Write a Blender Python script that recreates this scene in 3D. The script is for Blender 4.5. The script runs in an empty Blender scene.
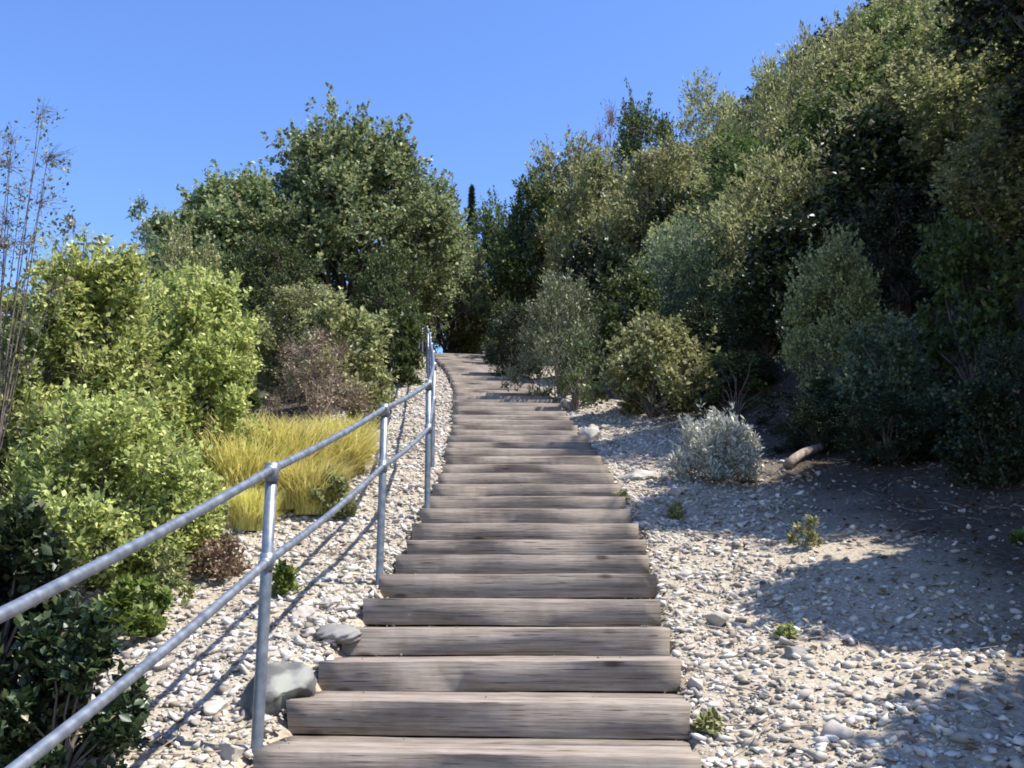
import bpy, math
import numpy as np
from mathutils import Vector
R = math.radians
SC = bpy.context.scene
COL = SC.collection

# ---------------------------------------------------------------- camera
PITCH = R(12.1)
EYE = 1.6
FPX = 1005.0
cam_d = bpy.data.cameras.new('camera')
cam_d.sensor_width = 36.0
cam_d.lens = FPX / 1024 * 36.0
cam_d.clip_start = 0.05
cam_d.clip_end = 3000
cam = bpy.data.objects.new('camera', cam_d)
COL.objects.link(cam)
cam.location = (0, 0, EYE)
cam.rotation_euler = (R(90) + PITCH, 0, 0)
SC.camera = cam

# ---------------------------------------------------------------- sky, sun, exposure
SUN_EL, SUN_AZ = R(59), R(103)            # azimuth clockwise from the view direction (+Y)
world = bpy.data.worlds.new('World')
SC.world = world
world.use_nodes = True
wn, wl = world.node_tree.nodes, world.node_tree.links
wn.clear()
sky = wn.new('ShaderNodeTexSky')
sky.sky_type = 'NISHITA'
sky.sun_disc = False
sky.sun_elevation = SUN_EL
sky.sun_rotation = SUN_AZ
sky.air_density = 1.0
sky.dust_density = 0.4
sky.ozone_density = 2.0
sky.altitude = 600
hsv = wn.new('ShaderNodeHueSaturation')
hsv.inputs['Saturation'].default_value = 1.2
hsv.inputs['Hue'].default_value = .512
bg = wn.new('ShaderNodeBackground')
bg.inputs['Strength'].default_value = 0.15
wo = wn.new('ShaderNodeOutputWorld')
wl.new(sky.outputs[0], hsv.inputs['Color'])
wl.new(hsv.outputs[0], bg.inputs['Color'])
wl.new(bg.outputs[0], wo.inputs['Surface'])

sun_d = bpy.data.lights.new('sun', 'SUN')
sun_d.energy = 5.0
sun_d.angle = R(0.5)
sun_d.color = (1.0, 0.955, 0.88)
sun = bpy.data.objects.new('sun', sun_d)
COL.objects.link(sun)
sv = Vector((math.sin(SUN_AZ) * math.cos(SUN_EL), math.cos(SUN_AZ) * math.cos(SUN_EL), math.sin(SUN_EL)))
sun.rotation_euler = sv.to_track_quat('Z', 'Y').to_euler()
sun.location = (20, 5, 30)

SC.view_settings.view_transform = 'Standard'
SC.view_settings.look = 'None'
SC.view_settings.exposure = 1.0
SC.view_settings.gamma = 1.0
SC.view_settings.use_curve_mapping = False
SC.render.engine = 'CYCLES'
SC.cycles.max_bounces = 6
SC.cycles.diffuse_bounces = 3
SC.cycles.transmission_bounces = 3
SC.cycles.filter_width = 1.8
SC.cycles.use_denoising = True

# ---------------------------------------------------------------- helpers
def link(name, data, parent=None):
    o = bpy.data.objects.new(name, data)
    COL.objects.link(o)
    if parent is not None:
        o.parent = parent
    return o

def tag(o, label=None, cat=None, group=None, kind=None):
    if label: o['label'] = label
    if cat: o['category'] = cat
    if group: o['group'] = group
    if kind: o['kind'] = kind
    return o

def empty(name, loc, label, cat, group=None, rz=0.0, sc=None):
    o = link(name, None)
    o.location = loc
    o.rotation_euler = (0, 0, rz)
    if sc is not None: o.scale = sc
    return tag(o, label, cat, group)

def mesh_np(name, V, faces, mat=None, smooth=False):
    """V (n,3); faces: list of (m,k) int arrays"""
    me = bpy.data.meshes.new(name)
    V = np.asarray(V, np.float32)
    me.vertices.add(len(V))
    me.vertices.foreach_set('co', V.ravel())
    loops = np.concatenate([np.asarray(f, np.int32).ravel() for f in faces])
    tot = np.concatenate([np.full(len(f), f.shape[1], np.int32) for f in faces])
    start = np.concatenate([[0], np.cumsum(tot)[:-1]]).astype(np.int32)
    me.loops.add(len(loops))
    me.loops.foreach_set('vertex_index', loops)
    me.polygons.add(len(tot))
    me.polygons.foreach_set('loop_start', start)
    me.polygons.foreach_set('loop_total', tot)
    if smooth:
        me.polygons.foreach_set('use_smooth', np.ones(len(tot), bool))
    if mat is not None:
        me.materials.append(mat)
    me.update(calc_edges=True)
    me.validate()
    return me

class MB:
    def __init__(self):
        self.V, self.Q, self.T, self.n = [], [], [], 0
    def add(self, V, Q=None, T=None):
        V = np.asarray(V, float)
        if Q is not None and len(Q): self.Q.append(np.asarray(Q, int) + self.n)
        if T is not None and len(T): self.T.append(np.asarray(T, int) + self.n)
        self.V.append(V); self.n += len(V)
    def mesh(self, name, mat=None, smooth=False):
        F = []
        if self.Q: F.append(np.concatenate(self.Q))
        if self.T: F.append(np.concatenate(self.T))
        return mesh_np(name, np.concatenate(self.V), F, mat, smooth)
    def build(self, name, mat, parent=None, smooth=False):
        return link(name, self.mesh(name, mat, smooth), parent)

def nrm(v):
    return v / (np.linalg.norm(v, axis=-1, keepdims=True) + 1e-9)

def tube(mb, pts, rad, sides=6, caps=True):
    pts = np.asarray(pts, float); rad = np.asarray(rad, float)
    n = len(pts)
    t = nrm(np.gradient(pts, axis=0))
    ref = np.array([0, 0, 1.0]) if abs(t[0, 2]) < 0.85 else np.array([1.0, 0, 0])
    a = nrm(np.cross(t, ref)); b = np.cross(t, a)
    ang = np.arange(sides) / sides * 2 * np.pi
    ring = (np.cos(ang)[None, :, None] * a[:, None] + np.sin(ang)[None, :, None] * b[:, None]) * rad[:, None, None] + pts[:, None]
    V = ring.reshape(-1, 3)
    i = np.arange(n - 1)[:, None] * sides; j = np.arange(sides)[None]; k = (j + 1) % sides
    Q = np.stack([i + j, i + k, i + sides + k, i + sides + j], -1).reshape(-1, 4)
    T = None
    if caps:
        V = np.vstack([V, pts[0], pts[-1]])
        j = np.arange(sides); k = (j + 1) % sides
        T = np.vstack([np.stack([k, j, np.full(sides, n * sides)], -1),
                       np.stack([(n - 1) * sides + j, (n - 1) * sides + k, np.full(sides, n * sides + 1)], -1)])
    mb.add(V, Q, T)

def sn(x, y, s=0):      # cheap smooth noise, about -1..1
    return (np.sin(1.7 * x + 2.1 * y + s) + np.sin(-2.9 * x + 1.3 * y + 1.7 * s + 1) + np.sin(4.3 * x + 3.7 * y + 2.3 * s + 2) * .6
            + np.sin(-5.9 * x + 6.7 * y + 3 * s) * .45) / 3.05

# ---------------------------------------------------------------- terrain shape
SLOPE = 0.3057
XC_Y = [-20, 0, 2, 3.76, 4.6, 5.54, 6.5, 8.6, 11.7, 15.8, 20, 25.1, 30, 45]
XC_X = [-2.2, -.45, -.26, -.107, -.027, .04, .09, .125, .02, -.2, -.62, -1.36, -2.1, -4.2]
def xc(y): return np.interp(y, XC_Y, XC_X)
def prof(y):            # height along the path
    y = np.asarray(y, float)
    return np.where(y < 26, SLOPE * y, SLOPE * 26 + 0.16 * (y - 26))
HALF = 0.725
def H(x, y, bumps=True):
    x = np.asarray(x, float); y = np.asarray(y, float)
    u = x - xc(y)
    z = prof(np.clip(y, -60, 160))
    foot = np.interp(y, [0, 6, 9, 13, 40], [4.8, 4.0, 3.4, 2.1, 1.8])
    z = z + 0.10 * np.clip(u - .85, 0, 2.5) 
    s = np.clip(u - foot, 0, 26)
    z = z + 0.78 * (np.sqrt(s * s + .5) - .707)
    l = np.clip(-u - 2.2, 0, 60)
    z = z - 0.20 * (np.sqrt(l * l + 1.0) - 1.0) * np.interp(l, [0, 30, 60], [1, .8, .6])
    z = z - 0.05 * np.clip(-u - .9, 0, 1.5)
    if bumps:
        k = np.clip((np.abs(u) - HALF) / .35, 0, 1)
        z = z + k * (0.05 * sn(x * .9, y * .9) + .022 * sn(x * 3.1, y * 3.1, 4) + .008 * sn(x * 11, y * 11, 9))
    z = z - 0.16 * np.clip((HALF + .02 - np.abs(u)) / .10, 0, 1) * (y > -3) * (y < 26.2)
    return z

def ray(px, py):
    cx, cy = (px - 512) / FPX, (384 - py) / FPX
    c, s = math.cos(PITCH), math.sin(PITCH)
    return np.array([cx, c - cy * s, s + cy * c])
def ground(px, py):
    d = ray(px, py); t = .5
    while t < 120:
        p = np.array([0, 0, EYE]) + d * t
        if p[2] < H(p[0], p[1]): return p
        t *= 1.004
    return p
def at(px, Y, top):
    """X, ground z and height of something at forward distance Y whose top shows at row top"""
    d = ray(px, 384)
    X = d[0] * Y / d[1]
    d = ray(px, top)
    zt = EYE + d[2] * Y / d[1]
    z0 = float(H(X, Y))
    return X, z0, zt - z0

# ---------------------------------------------------------------- materials
def new_mat(name):
    m = bpy.data.materials.new(name); m.use_nodes = True
    nt = m.node_tree
    return m, nt.nodes, nt.links, nt.nodes['Principled BSDF']

def ramp(nodes, stops):
    r = nodes.new('ShaderNodeValToRGB')
    e = r.color_ramp.elements
    while len(e) < len(stops): e.new(.5)
    for k, (p, c) in zip(e, stops):
        k.position = p; k.color = (*c, 1)
    return r

def leaf_mat(name, dark, mid, light, rough=.5, trans=.36, spec=.35):
    m, n, l, b = new_mat(name)
    geo = n.new('ShaderNodeNewGeometry')
    oi = n.new('ShaderNodeObjectInfo')
    r = ramp(n, [(0, dark), (.48, mid), (.93, light), (.965, light), (1, (.26, .19, .10))])
    l.new(geo.outputs['Random Per Island'], r.inputs[0])
    h = n.new('ShaderNodeHueSaturation')
    mr = n.new('ShaderNodeMapRange')
    mr.inputs['To Min'].default_value = .488; mr.inputs['To Max'].default_value = .512
    l.new(oi.outputs['Random'], mr.inputs['Value'])
    l.new(mr.outputs[0], h.inputs['Hue'])
    mr2 = n.new('ShaderNodeMapRange')
    mr2.inputs['To Min'].default_value = .8; mr2.inputs['To Max'].default_value = 1.2
    l.new(oi.outputs['Random'], mr2.inputs['Value'])
    l.new(mr2.outputs[0], h.inputs['Value'])
    l.new(r.outputs[0], h.inputs['Color'])
    l.new(h.outputs[0], b.inputs['Base Color'])
    b.inputs['Roughness'].default_value = rough
    b.inputs['Specular IOR Level'].default_value = spec
    t = n.new('ShaderNodeBsdfTranslucent')
    l.new(h.outputs[0], t.inputs['Color'])
    mx = n.new('ShaderNodeMixShader'); mx.inputs[0].default_value = trans
    l.new(b.outputs[0], mx.inputs[1]); l.new(t.outputs[0], mx.inputs[2])
    l.new(mx.outputs[0], n['Material Output'].inputs['Surface'])
    return m

def bark_mat(name, c1, c2, sc=18):
    m, n, l, b = new_mat(name)
    tc = n.new('ShaderNodeTexCoord')
    no = n.new('ShaderNodeTexNoise'); no.inputs['Scale'].default_value = sc; no.inputs['Detail'].default_value = 4
    l.new(tc.outputs['Object'], no.inputs['Vector'])
    r = ramp(n, [(.3, c1), (.7, c2)])
    l.new(no.outputs[0], r.inputs[0]); l.new(r.outputs[0], b.inputs['Base Color'])
    b.inputs['Roughness'].default_value = .9
    bu = n.new('ShaderNodeBump'); bu.inputs['Strength'].default_value = .6; bu.inputs['Distance'].default_value = .02
    l.new(no.outputs[0], bu.inputs['Height']); l.new(bu.outputs[0], b.inputs['Normal'])
    return m

def wood_mat():
    m, n, l, b = new_mat('weathered_wood')
    tc = n.new('ShaderNodeTexCoord'); geo = n.new('ShaderNodeNewGeometry')
    add = n.new('ShaderNodeVectorMath'); add.operation = 'ADD'
    sc_ = n.new('ShaderNodeVectorMath'); sc_.operation = 'SCALE'; sc_.inputs['Scale'].default_value = 40
    cb = n.new('ShaderNodeCombineXYZ')
    for i in range(3): l.new(geo.outputs['Random Per Island'], cb.inputs[i])
    l.new(cb.outputs[0], sc_.inputs[0])
    l.new(tc.outputs['Object'], add.inputs[0]); l.new(sc_.outputs[0], add.inputs[1])
    mp = n.new('ShaderNodeMapping'); mp.inputs['Scale'].default_value = (2.6, 95, 95)
    l.new(add.outputs[0], mp.inputs['Vector'])
    g = n.new('ShaderNodeTexNoise'); g.inputs['Scale'].default_value = 1; g.inputs['Detail'].default_value = 6; g.inputs['Roughness'].default_value = .65
    l.new(mp.outputs[0], g.inputs['Vector'])
    p = n.new('ShaderNodeTexNoise'); p.inputs['Scale'].default_value = 7; p.inputs['Detail'].default_value = 8
    l.new(add.outputs[0], p.inputs['Vector'])
    r = ramp(n, [(.26, (.06, .047, .038)), (.37, (.20, .165, .138)), (.55, (.285, .245, .212)), (.8, (.39, .35, .312))])
    l.new(g.outputs[0], r.inputs[0])
    r2 = ramp(n, [(.25, (.74, .72, .68)), (.5, (.97, .96, .94)), (.75, (1.12, 1.11, 1.09))])
    l.new(p.outputs[0], r2.inputs[0])
    mu = n.new('ShaderNodeMix'); mu.data_type = 'RGBA'; mu.blend_type = 'MULTIPLY'; mu.inputs['Factor'].default_value = 1
    l.new(r.outputs[0], mu.inputs['A']); l.new(r2.outputs[0], mu.inputs['B'])
    mp2 = n.new('ShaderNodeMapping'); mp2.inputs['Scale'].default_value = (5, 210, 210)
    l.new(add.outputs[0], mp2.inputs['Vector'])
    cr = n.new('ShaderNodeTexNoise'); cr.inputs['Scale'].default_value = 1; cr.inputs['Detail'].default_value = 3
    l.new(mp2.outputs[0], cr.inputs['Vector'])
    crr = ramp(n, [(.33, (.25, .22, .2)), (.40, (1, 1, 1))]); l.new(cr.outputs[0], crr.inputs[0])
    mu2 = n.new('ShaderNodeMix'); mu2.data_type = 'RGBA'; mu2.blend_type = 'MULTIPLY'; mu2.inputs['Factor'].default_value = 1
    l.new(mu.outputs['Result'], mu2.inputs['A']); l.new(crr.outputs[0], mu2.inputs['B'])
    kn = n.new('ShaderNodeTexVoronoi'); kn.inputs['Scale'].default_value = 1
    mp3 = n.new('ShaderNodeMapping'); mp3.inputs['Scale'].default_value = (3.2, 9, 9)
    l.new(add.outputs[0], mp3.inputs['Vector']); l.new(mp3.outputs[0], kn.inputs['Vector'])
    knr = ramp(n, [(.07, (.28, .22, .18)), (.16, (1, 1, 1))]); l.new(kn.outputs['Distance'], knr.inputs[0])
    mu3 = n.new('ShaderNodeMix'); mu3.data_type = 'RGBA'; mu3.blend_type = 'MULTIPLY'; mu3.inputs['Factor'].default_value = .8
    l.new(mu2.outputs['Result'], mu3.inputs['A']); l.new(knr.outputs[0], mu3.inputs['B'])
    di = n.new('ShaderNodeTexNoise'); di.inputs['Scale'].default_value = 4.5; di.inputs['Detail'].default_value = 9; di.inputs['Roughness'].default_value = .7
    l.new(add.outputs[0], di.inputs['Vector'])
    dir_ = ramp(n, [(.52, (0, 0, 0)), (.68, (.65, .65, .65))]); l.new(di.outputs[0], dir_.inputs[0])
    mu4 = n.new('ShaderNodeMix'); mu4.data_type = 'RGBA'
    l.new(dir_.outputs[0], mu4.inputs['Factor']); l.new(mu3.outputs['Result'], mu4.inputs['A']); mu4.inputs['B'].default_value = (.17, .135, .105, 1)
    mu = mu4
    h = n.new('ShaderNodeHueSaturation')
    mr = n.new('ShaderNodeMapRange'); mr.inputs['To Min'].default_value = .72; mr.inputs['To Max'].default_value = 1.18
    l.new(geo.outputs['Random Per Island'], mr.inputs['Value']); l.new(mr.outputs[0], h.inputs['Value'])
    l.new(mu.outputs['Result'], h.inputs['Color']); l.new(h.outputs[0], b.inputs['Base Color'])
    b.inputs['Roughness'].default_value = .88
    b.inputs['Specular IOR Level'].default_value = .2
    bu = n.new('ShaderNodeBump'); bu.inputs['Strength'].default_value = .6; bu.inputs['Distance'].default_value = .004
    l.new(g.outputs[0], bu.inputs['Height']); l.new(bu.outputs[0], b.inputs['Normal'])
    return m

def steel_mat():
    m, n, l, b = new_mat('galvanised_steel')
    tc = n.new('ShaderNodeTexCoord')
    v = n.new('ShaderNodeTexNoise'); v.inputs['Scale'].default_value = 25; v.inputs['Detail'].default_value = 5
    l.new(tc.outputs['Object'], v.inputs['Vector'])
    r = ramp(n, [(.3, (0.128, 0.150, 0.188)), (.7, (0.247, 0.277, 0.323))])
    l.new(v.outputs[0], r.inputs[0]); l.new(r.outputs[0], b.inputs['Base Color'])
    b.inputs['Metallic'].default_value = .55
    rr = n.new('ShaderNodeMapRange'); rr.inputs['To Min'].default_value = .34; rr.inputs['To Max'].default_value = .6
    l.new(v.outputs[0], rr.inputs['Value']); l.new(rr.outputs[0], b.inputs['Roughness'])
    return m

def ground_mat():
    m, n, l, b = new_mat('stony_soil')
    tc = n.new('ShaderNodeTexCoord')
    zone = n.new('ShaderNodeAttribute'); zone.attribute_name = 'duff_shade'
    big = n.new('ShaderNodeTexNoise'); big.inputs['Scale'].default_value = 1.6; big.inputs['Detail'].default_value = 8; big.inputs['Roughness'].default_value = .62
    fine = n.new('ShaderNodeTexNoise'); fine.inputs['Scale'].default_value = 38; fine.inputs['Detail'].default_value = 5
    vor = n.new('ShaderNodeTexVoronoi'); vor.inputs['Scale'].default_value = 55
    for q in (big, fine, vor): l.new(tc.outputs['Object'], q.inputs['Vector'])
    gr = ramp(n, [(.25, (.215, .175, .13)), (.5, (.36, .315, .245)), (.75, (.455, .415, .345))])
    du_shade = ramp(n, [(.25, (.022, .017, .013)), (.5, (.058, .045, .033)), (.75, (.15, .12, .09))])  # duff tones, deepened so the right bank's shade is in the colour
    mixv = n.new('ShaderNodeMath'); mixv.operation = 'MULTIPLY_ADD'; mixv.inputs[1].default_value = .55
    l.new(fine.outputs[0], mixv.inputs[0])
    half = n.new('ShaderNodeMath'); half.operation = 'MULTIPLY'; half.inputs[1].default_value = .45
    l.new(big.outputs[0], half.inputs[0]); l.new(half.outputs[0], mixv.inputs[2])
    l.new(mixv.outputs[0], gr.inputs[0]); l.new(mixv.outputs[0], du_shade.inputs[0])
    vr = ramp(n, [(0, (1.12, 1.1, 1.08)), (.5, (.92, .9, .88)), (1, (.6, .57, .54))])
    l.new(vor.outputs['Distance'], vr.inputs[0])
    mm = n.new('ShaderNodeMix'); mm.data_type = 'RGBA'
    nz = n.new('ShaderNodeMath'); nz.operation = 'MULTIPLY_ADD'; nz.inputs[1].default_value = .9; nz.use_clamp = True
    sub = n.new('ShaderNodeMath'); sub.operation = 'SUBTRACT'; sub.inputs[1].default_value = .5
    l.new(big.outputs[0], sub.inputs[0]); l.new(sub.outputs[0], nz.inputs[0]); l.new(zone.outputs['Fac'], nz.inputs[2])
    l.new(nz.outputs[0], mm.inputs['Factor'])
    l.new(gr.outputs[0], mm.inputs['A']); l.new(du_shade.outputs[0], mm.inputs['B'])
    mu = n.new('ShaderNodeMix'); mu.data_type = 'RGBA'; mu.blend_type = 'MULTIPLY'; mu.inputs['Factor'].default_value = 1
    l.new(mm.outputs['Result'], mu.inputs['A']); l.new(vr.outputs[0], mu.inputs['B'])
    l.new(mu.outputs['Result'], b.inputs['Base Color'])
    b.inputs['Roughness'].default_value = .95
    b.inputs['Specular IOR Level'].default_value = .15
    bu = n.new('ShaderNodeBump'); bu.inputs['Strength'].default_value = .9; bu.inputs['Distance'].default_value = .02
    l.new(mixv.outputs[0], bu.inputs['Height']); l.new(bu.outputs[0], b.inputs['Normal'])
    return m

def stone_mat(name, stops, sc=9, moss=None):
    m, n, l, b = new_mat(name)
    tc = n.new('ShaderNodeTexCoord'); geo = n.new('ShaderNodeNewGeometry')
    no = n.new('ShaderNodeTexNoise'); no.inputs['Scale'].default_value = sc; no.inputs['Detail'].default_value = 7
    l.new(tc.outputs['Object'], no.inputs['Vector'])
    r = ramp(n, stops); l.new(geo.outputs['Random Per Island'], r.inputs[0])
    v = ramp(n, [(.3, (.62, .6, .58)), (.65, (1.12, 1.1, 1.08))]); l.new(no.outputs[0], v.inputs[0])
    mu = n.new('ShaderNodeMix'); mu.data_type = 'RGBA'; mu.blend_type = 'MULTIPLY'; mu.inputs['Factor'].default_value = 1
    l.new(r.outputs[0], mu.inputs['A']); l.new(v.outputs[0], mu.inputs['B'])
    out = mu.outputs['Result']
    if moss:
        n2 = n.new('ShaderNodeTexNoise'); n2.inputs['Scale'].default_value = 6; n2.inputs['Detail'].default_value = 6
        l.new(tc.outputs['Object'], n2.inputs['Vector'])
        k = ramp(n, [(.5, (0, 0, 0)), (.6, (1, 1, 1))]); l.new(n2.outputs[0], k.inputs[0])
        m2 = n.new('ShaderNodeMix'); m2.data_type = 'RGBA'
        l.new(k.outputs[0], m2.inputs['Factor']); l.new(out, m2.inputs['A']); m2.inputs['B'].default_value = (*moss, 1)
        out = m2.outputs['Result']
    l.new(out, b.inputs['Base Color'])
    b.inputs['Roughness'].default_value = .9
    bu = n.new('ShaderNodeBump'); bu.inputs['Strength'].default_value = .6; bu.inputs['Distance'].default_value = .01
    l.new(no.outputs[0], bu.inputs['Height']); l.new(bu.outputs[0], b.inputs['Normal'])
    return m

M = dict(
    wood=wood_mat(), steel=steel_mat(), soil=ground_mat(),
    bark=bark_mat('grey_bark', (.07, .055, .045), (.17, .14, .12)),
    dead=bark_mat('dry_twigs', (.16, .12, .09), (.33, .27, .22)),
    red=bark_mat('reddish_twigs', (.12, .055, .045), (.24, .13, .10)),
    yellowgreen=leaf_mat('yellow_green_leaves', (0.165, 0.224, 0.066), (0.372, 0.446, 0.127), (0.659, 0.69, 0.263), trans=.4),
    green=leaf_mat('green_leaves', (.03, .052, .016), (.068, .105, .028), (.13, .17, .055)),
    dark=leaf_mat('dark_green_shade_leaves', (0.01, 0.02, 0.009), (0.025, 0.043, 0.017), (0.056, 0.076, 0.031), rough=.42, trans=.18),  # dark foliage; shade of right bank and left corner partly put into this colour
    tree=leaf_mat('tree_leaves', (0.082, 0.124, 0.057), (0.197, 0.264, 0.109), (0.413, 0.454, 0.221)),
    olive=leaf_mat('olive_leaves', (0.112, 0.13, 0.052), (0.251, 0.269, 0.109), (0.445, 0.443, 0.208)),
    grey=leaf_mat('grey_green_leaves', (0.075, 0.091, 0.045), (0.146, 0.167, 0.09), (0.236, 0.264, 0.156), trans=.2),
    silver=leaf_mat('silver_leaves', (0.216, 0.228, 0.189), (0.418, 0.43, 0.366), (0.632, 0.632, 0.557), trans=.15),
    blue=leaf_mat('blue_green_leaves', (0.058, 0.098, 0.052), (0.124, 0.182, 0.098), (0.221, 0.286, 0.169)),
    bright=leaf_mat('bright_green_leaves', (0.068, 0.105, 0.016), (0.128, 0.18, 0.032), (0.21, 0.255, 0.072), trans=.35),
    brown=leaf_mat('brown_leaves', (.09, .055, .035), (.19, .13, .085), (.30, .22, .15), trans=.15),
    straw=leaf_mat('straw_blades', (0.407, 0.383, 0.115), (0.689, 0.646, 0.195), (0.934, 0.848, 0.367), trans=.3),
    litter=leaf_mat('fallen_leaves', (.05, .035, .025), (.12, .09, .065), (.28, .23, .17), trans=.1),
    gravel=stone_mat('pale_gravel', [(0, (0.164, 0.139, 0.115)), (.2, (0.344, 0.307, 0.262)), (.6, (0.459, 0.430, 0.381)), (1, (0.623, 0.603, 0.566))]),
    boulder=stone_mat('dark_boulder', [(0, (.085, .085, .085)), (1, (.11, .11, .11))], 7, (.24, .25, .22)),
    rock=stone_mat('pale_rock', [(0, (0.320, 0.288, 0.248)), (1, (0.440, 0.408, 0.368))], 8),
    darkrock=stone_mat('dark_rock', [(0, (.15, .15, .14)), (1, (.24, .23, .22))], 8),
)

# ---------------------------------------------------------------- ground sheet
def build_ground():
    a = np.linspace(-1, 1, 341)
    xs = 0.3 + 9.0 * np.sinh(a * 4.2) / np.sinh(4.2) * 40 / 1.0 * .25 + a * 3.0
    b = np.linspace(-.55, 1, 420)
    ys = 5.5 + np.sinh(b * 4.0) / np.sinh(4.0) * 160 + b * 4.5
    X, Y = np.meshgrid(xs, ys)
    Z = H(X, Y)
    nx, ny = len(xs), len(ys)
    i = np.arange(ny - 1)[:, None] * nx; j = np.arange(nx - 1)[None]
    Q = np.stack([i + j, i + j + 1, i + nx + j + 1, i + nx + j], -1).reshape(-1, 4)
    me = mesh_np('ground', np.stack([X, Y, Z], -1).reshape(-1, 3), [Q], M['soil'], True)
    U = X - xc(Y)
    foot = np.interp(Y, [0, 3, 5, 6.5, 8, 9, 13, 40], [1.6, 1.6, 1.8, 1.5, 1.4, 1.4, 1.3, 1.3]) + .25 * sn(X * 1.1, Y * 1.3, 2)  # right duff edge drawn nearer the steps to paint in shade
    du_shade = np.clip((U - foot) / .9, 0, 1) + np.clip((-U - 2.1) / .8, 0, 1) + np.clip((Y - 26) / 2, 0, 1)
    at_ = me.attributes.new('duff_shade', 'FLOAT', 'POINT')
    at_.data.foreach_set('value', np.clip(du_shade, 0, 1).astype(np.float32).ravel())
    o = link('ground', me)
    tag(o, kind='structure')
build_ground()

# ---------------------------------------------------------------- stairway
rng = np.random.default_rng(7)
def beam(mb, L, w, h, x0, y0, z0, rng, seg=18, wob=.002, bev=.004):
    """a worn squared timber lying along x, with softened, slightly wandering edges"""
    xs = np.linspace(-L / 2, L / 2, seg + 1)
    prof2 = np.array([(-w/2+bev, 0), (w/2-bev, 0), (w/2, bev), (w/2, h-bev), (w/2-bev, h), (-w/2+bev, h), (-w/2, h-bev), (-w/2, bev)])
    m = len(prof2)
    V = np.zeros((seg + 1, m, 3))
    V[..., 0] = xs[:, None]
    V[..., 1:] = prof2[None]
    ph = rng.uniform(0, 6, m)
    for k in range(m):
        V[:, k, 1] += wob * np.sin(xs * rng.uniform(3, 9) + ph[k]) + rng.normal(0, wob * .3, seg + 1)
        V[:, k, 2] += wob * np.sin(xs * rng.uniform(3, 9) + ph[k] * 2) * .7 + rng.normal(0, wob * .25, seg + 1)
    V[[0, -1], :, 0] += rng.normal(0, .004, (2, m))
    V = V.reshape(-1, 3) + np.array([x0, y0, z0])
    i = np.arange(seg)[:, None] * m; j = np.arange(m)[None]; k = (j + 1) % m
    Q = np.stack([i + j, i + m + j, i + m + k, i + k], -1).reshape(-1, 4)
    c = len(V)
    V = np.vstack([V, V[:m].mean(0), V[-m:].mean(0)])
    j = np.arange(m); k = (j + 1) % m
    T = np.vstack([np.stack([j, k, np.full(m, c)], -1), np.stack([seg*m + k, seg*m + j, np.full(m, c + 1)], -1)])
    mb.add(V, Q, T)

stairs = empty('timber_stairway', (float(xc(0)), 0, 0), 'long weathered grey brown timber stairway climbing the hillside', 'stairway')
ysteps = [.35, .82, 1.27, 1.72, 2.15, 2.56, 2.98, 3.40, 3.80, 4.20, 4.58, 4.97, 5.42, 5.80, 6.18, 6.50, 6.98]
rs = np.random.default_rng(3)
while ysteps[-1] < 25.6:
    ysteps.append(ysteps[-1] + rs.uniform(.40, .50))
ox = float(xc(0))
STEP_TOP = []
for i in range(len(ysteps) - 1):
    y0, y1 = ysteps[i], ysteps[i + 1]
    ym = (y0 + y1) / 2
    top = SLOPE * (ym + .02) + .01
    STEP_TOP.append((y0, y1, top))
    cx = float(xc(ym)) + rng.normal(0, .004)
    L = 2 * HALF + rng.normal(0, .008)
    d = y1 - y0 + .035
    tie = .13 + rng.normal(0, .008)
    mb = MB()
    w = (d - tie) / 2
    for k in range(2):
        beam(mb, L + rng.normal(0, .012), w - .005, .045, rng.normal(0, .006), -d / 2 + tie + w * (k + .5), -.049 + rng.normal(0, .002), rng)
    st = mb.build('step', M['wood'], stairs)
    st.location = (cx - ox, ym, top)
    yaw = math.atan2(float(xc(ym + .5) - xc(ym - .5)), 1.0)
    st.rotation_euler = (rng.normal(0, .004), rng.normal(0, .006), -yaw + rng.normal(0, .006))
    prev = SLOPE * ((ysteps[i - 1] + y0) / 2 + .02) + .01 if i else top - .13
    rh = top - prev - .003
    mb = MB()
    beam(mb, L + rng.normal(0, .008), tie - .004, rh, rng.normal(0, .004), -d / 2 + tie / 2, -rh, rng, wob=.0018, bev=.003)
    mb.build('riser', M['wood'], st)

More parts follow.
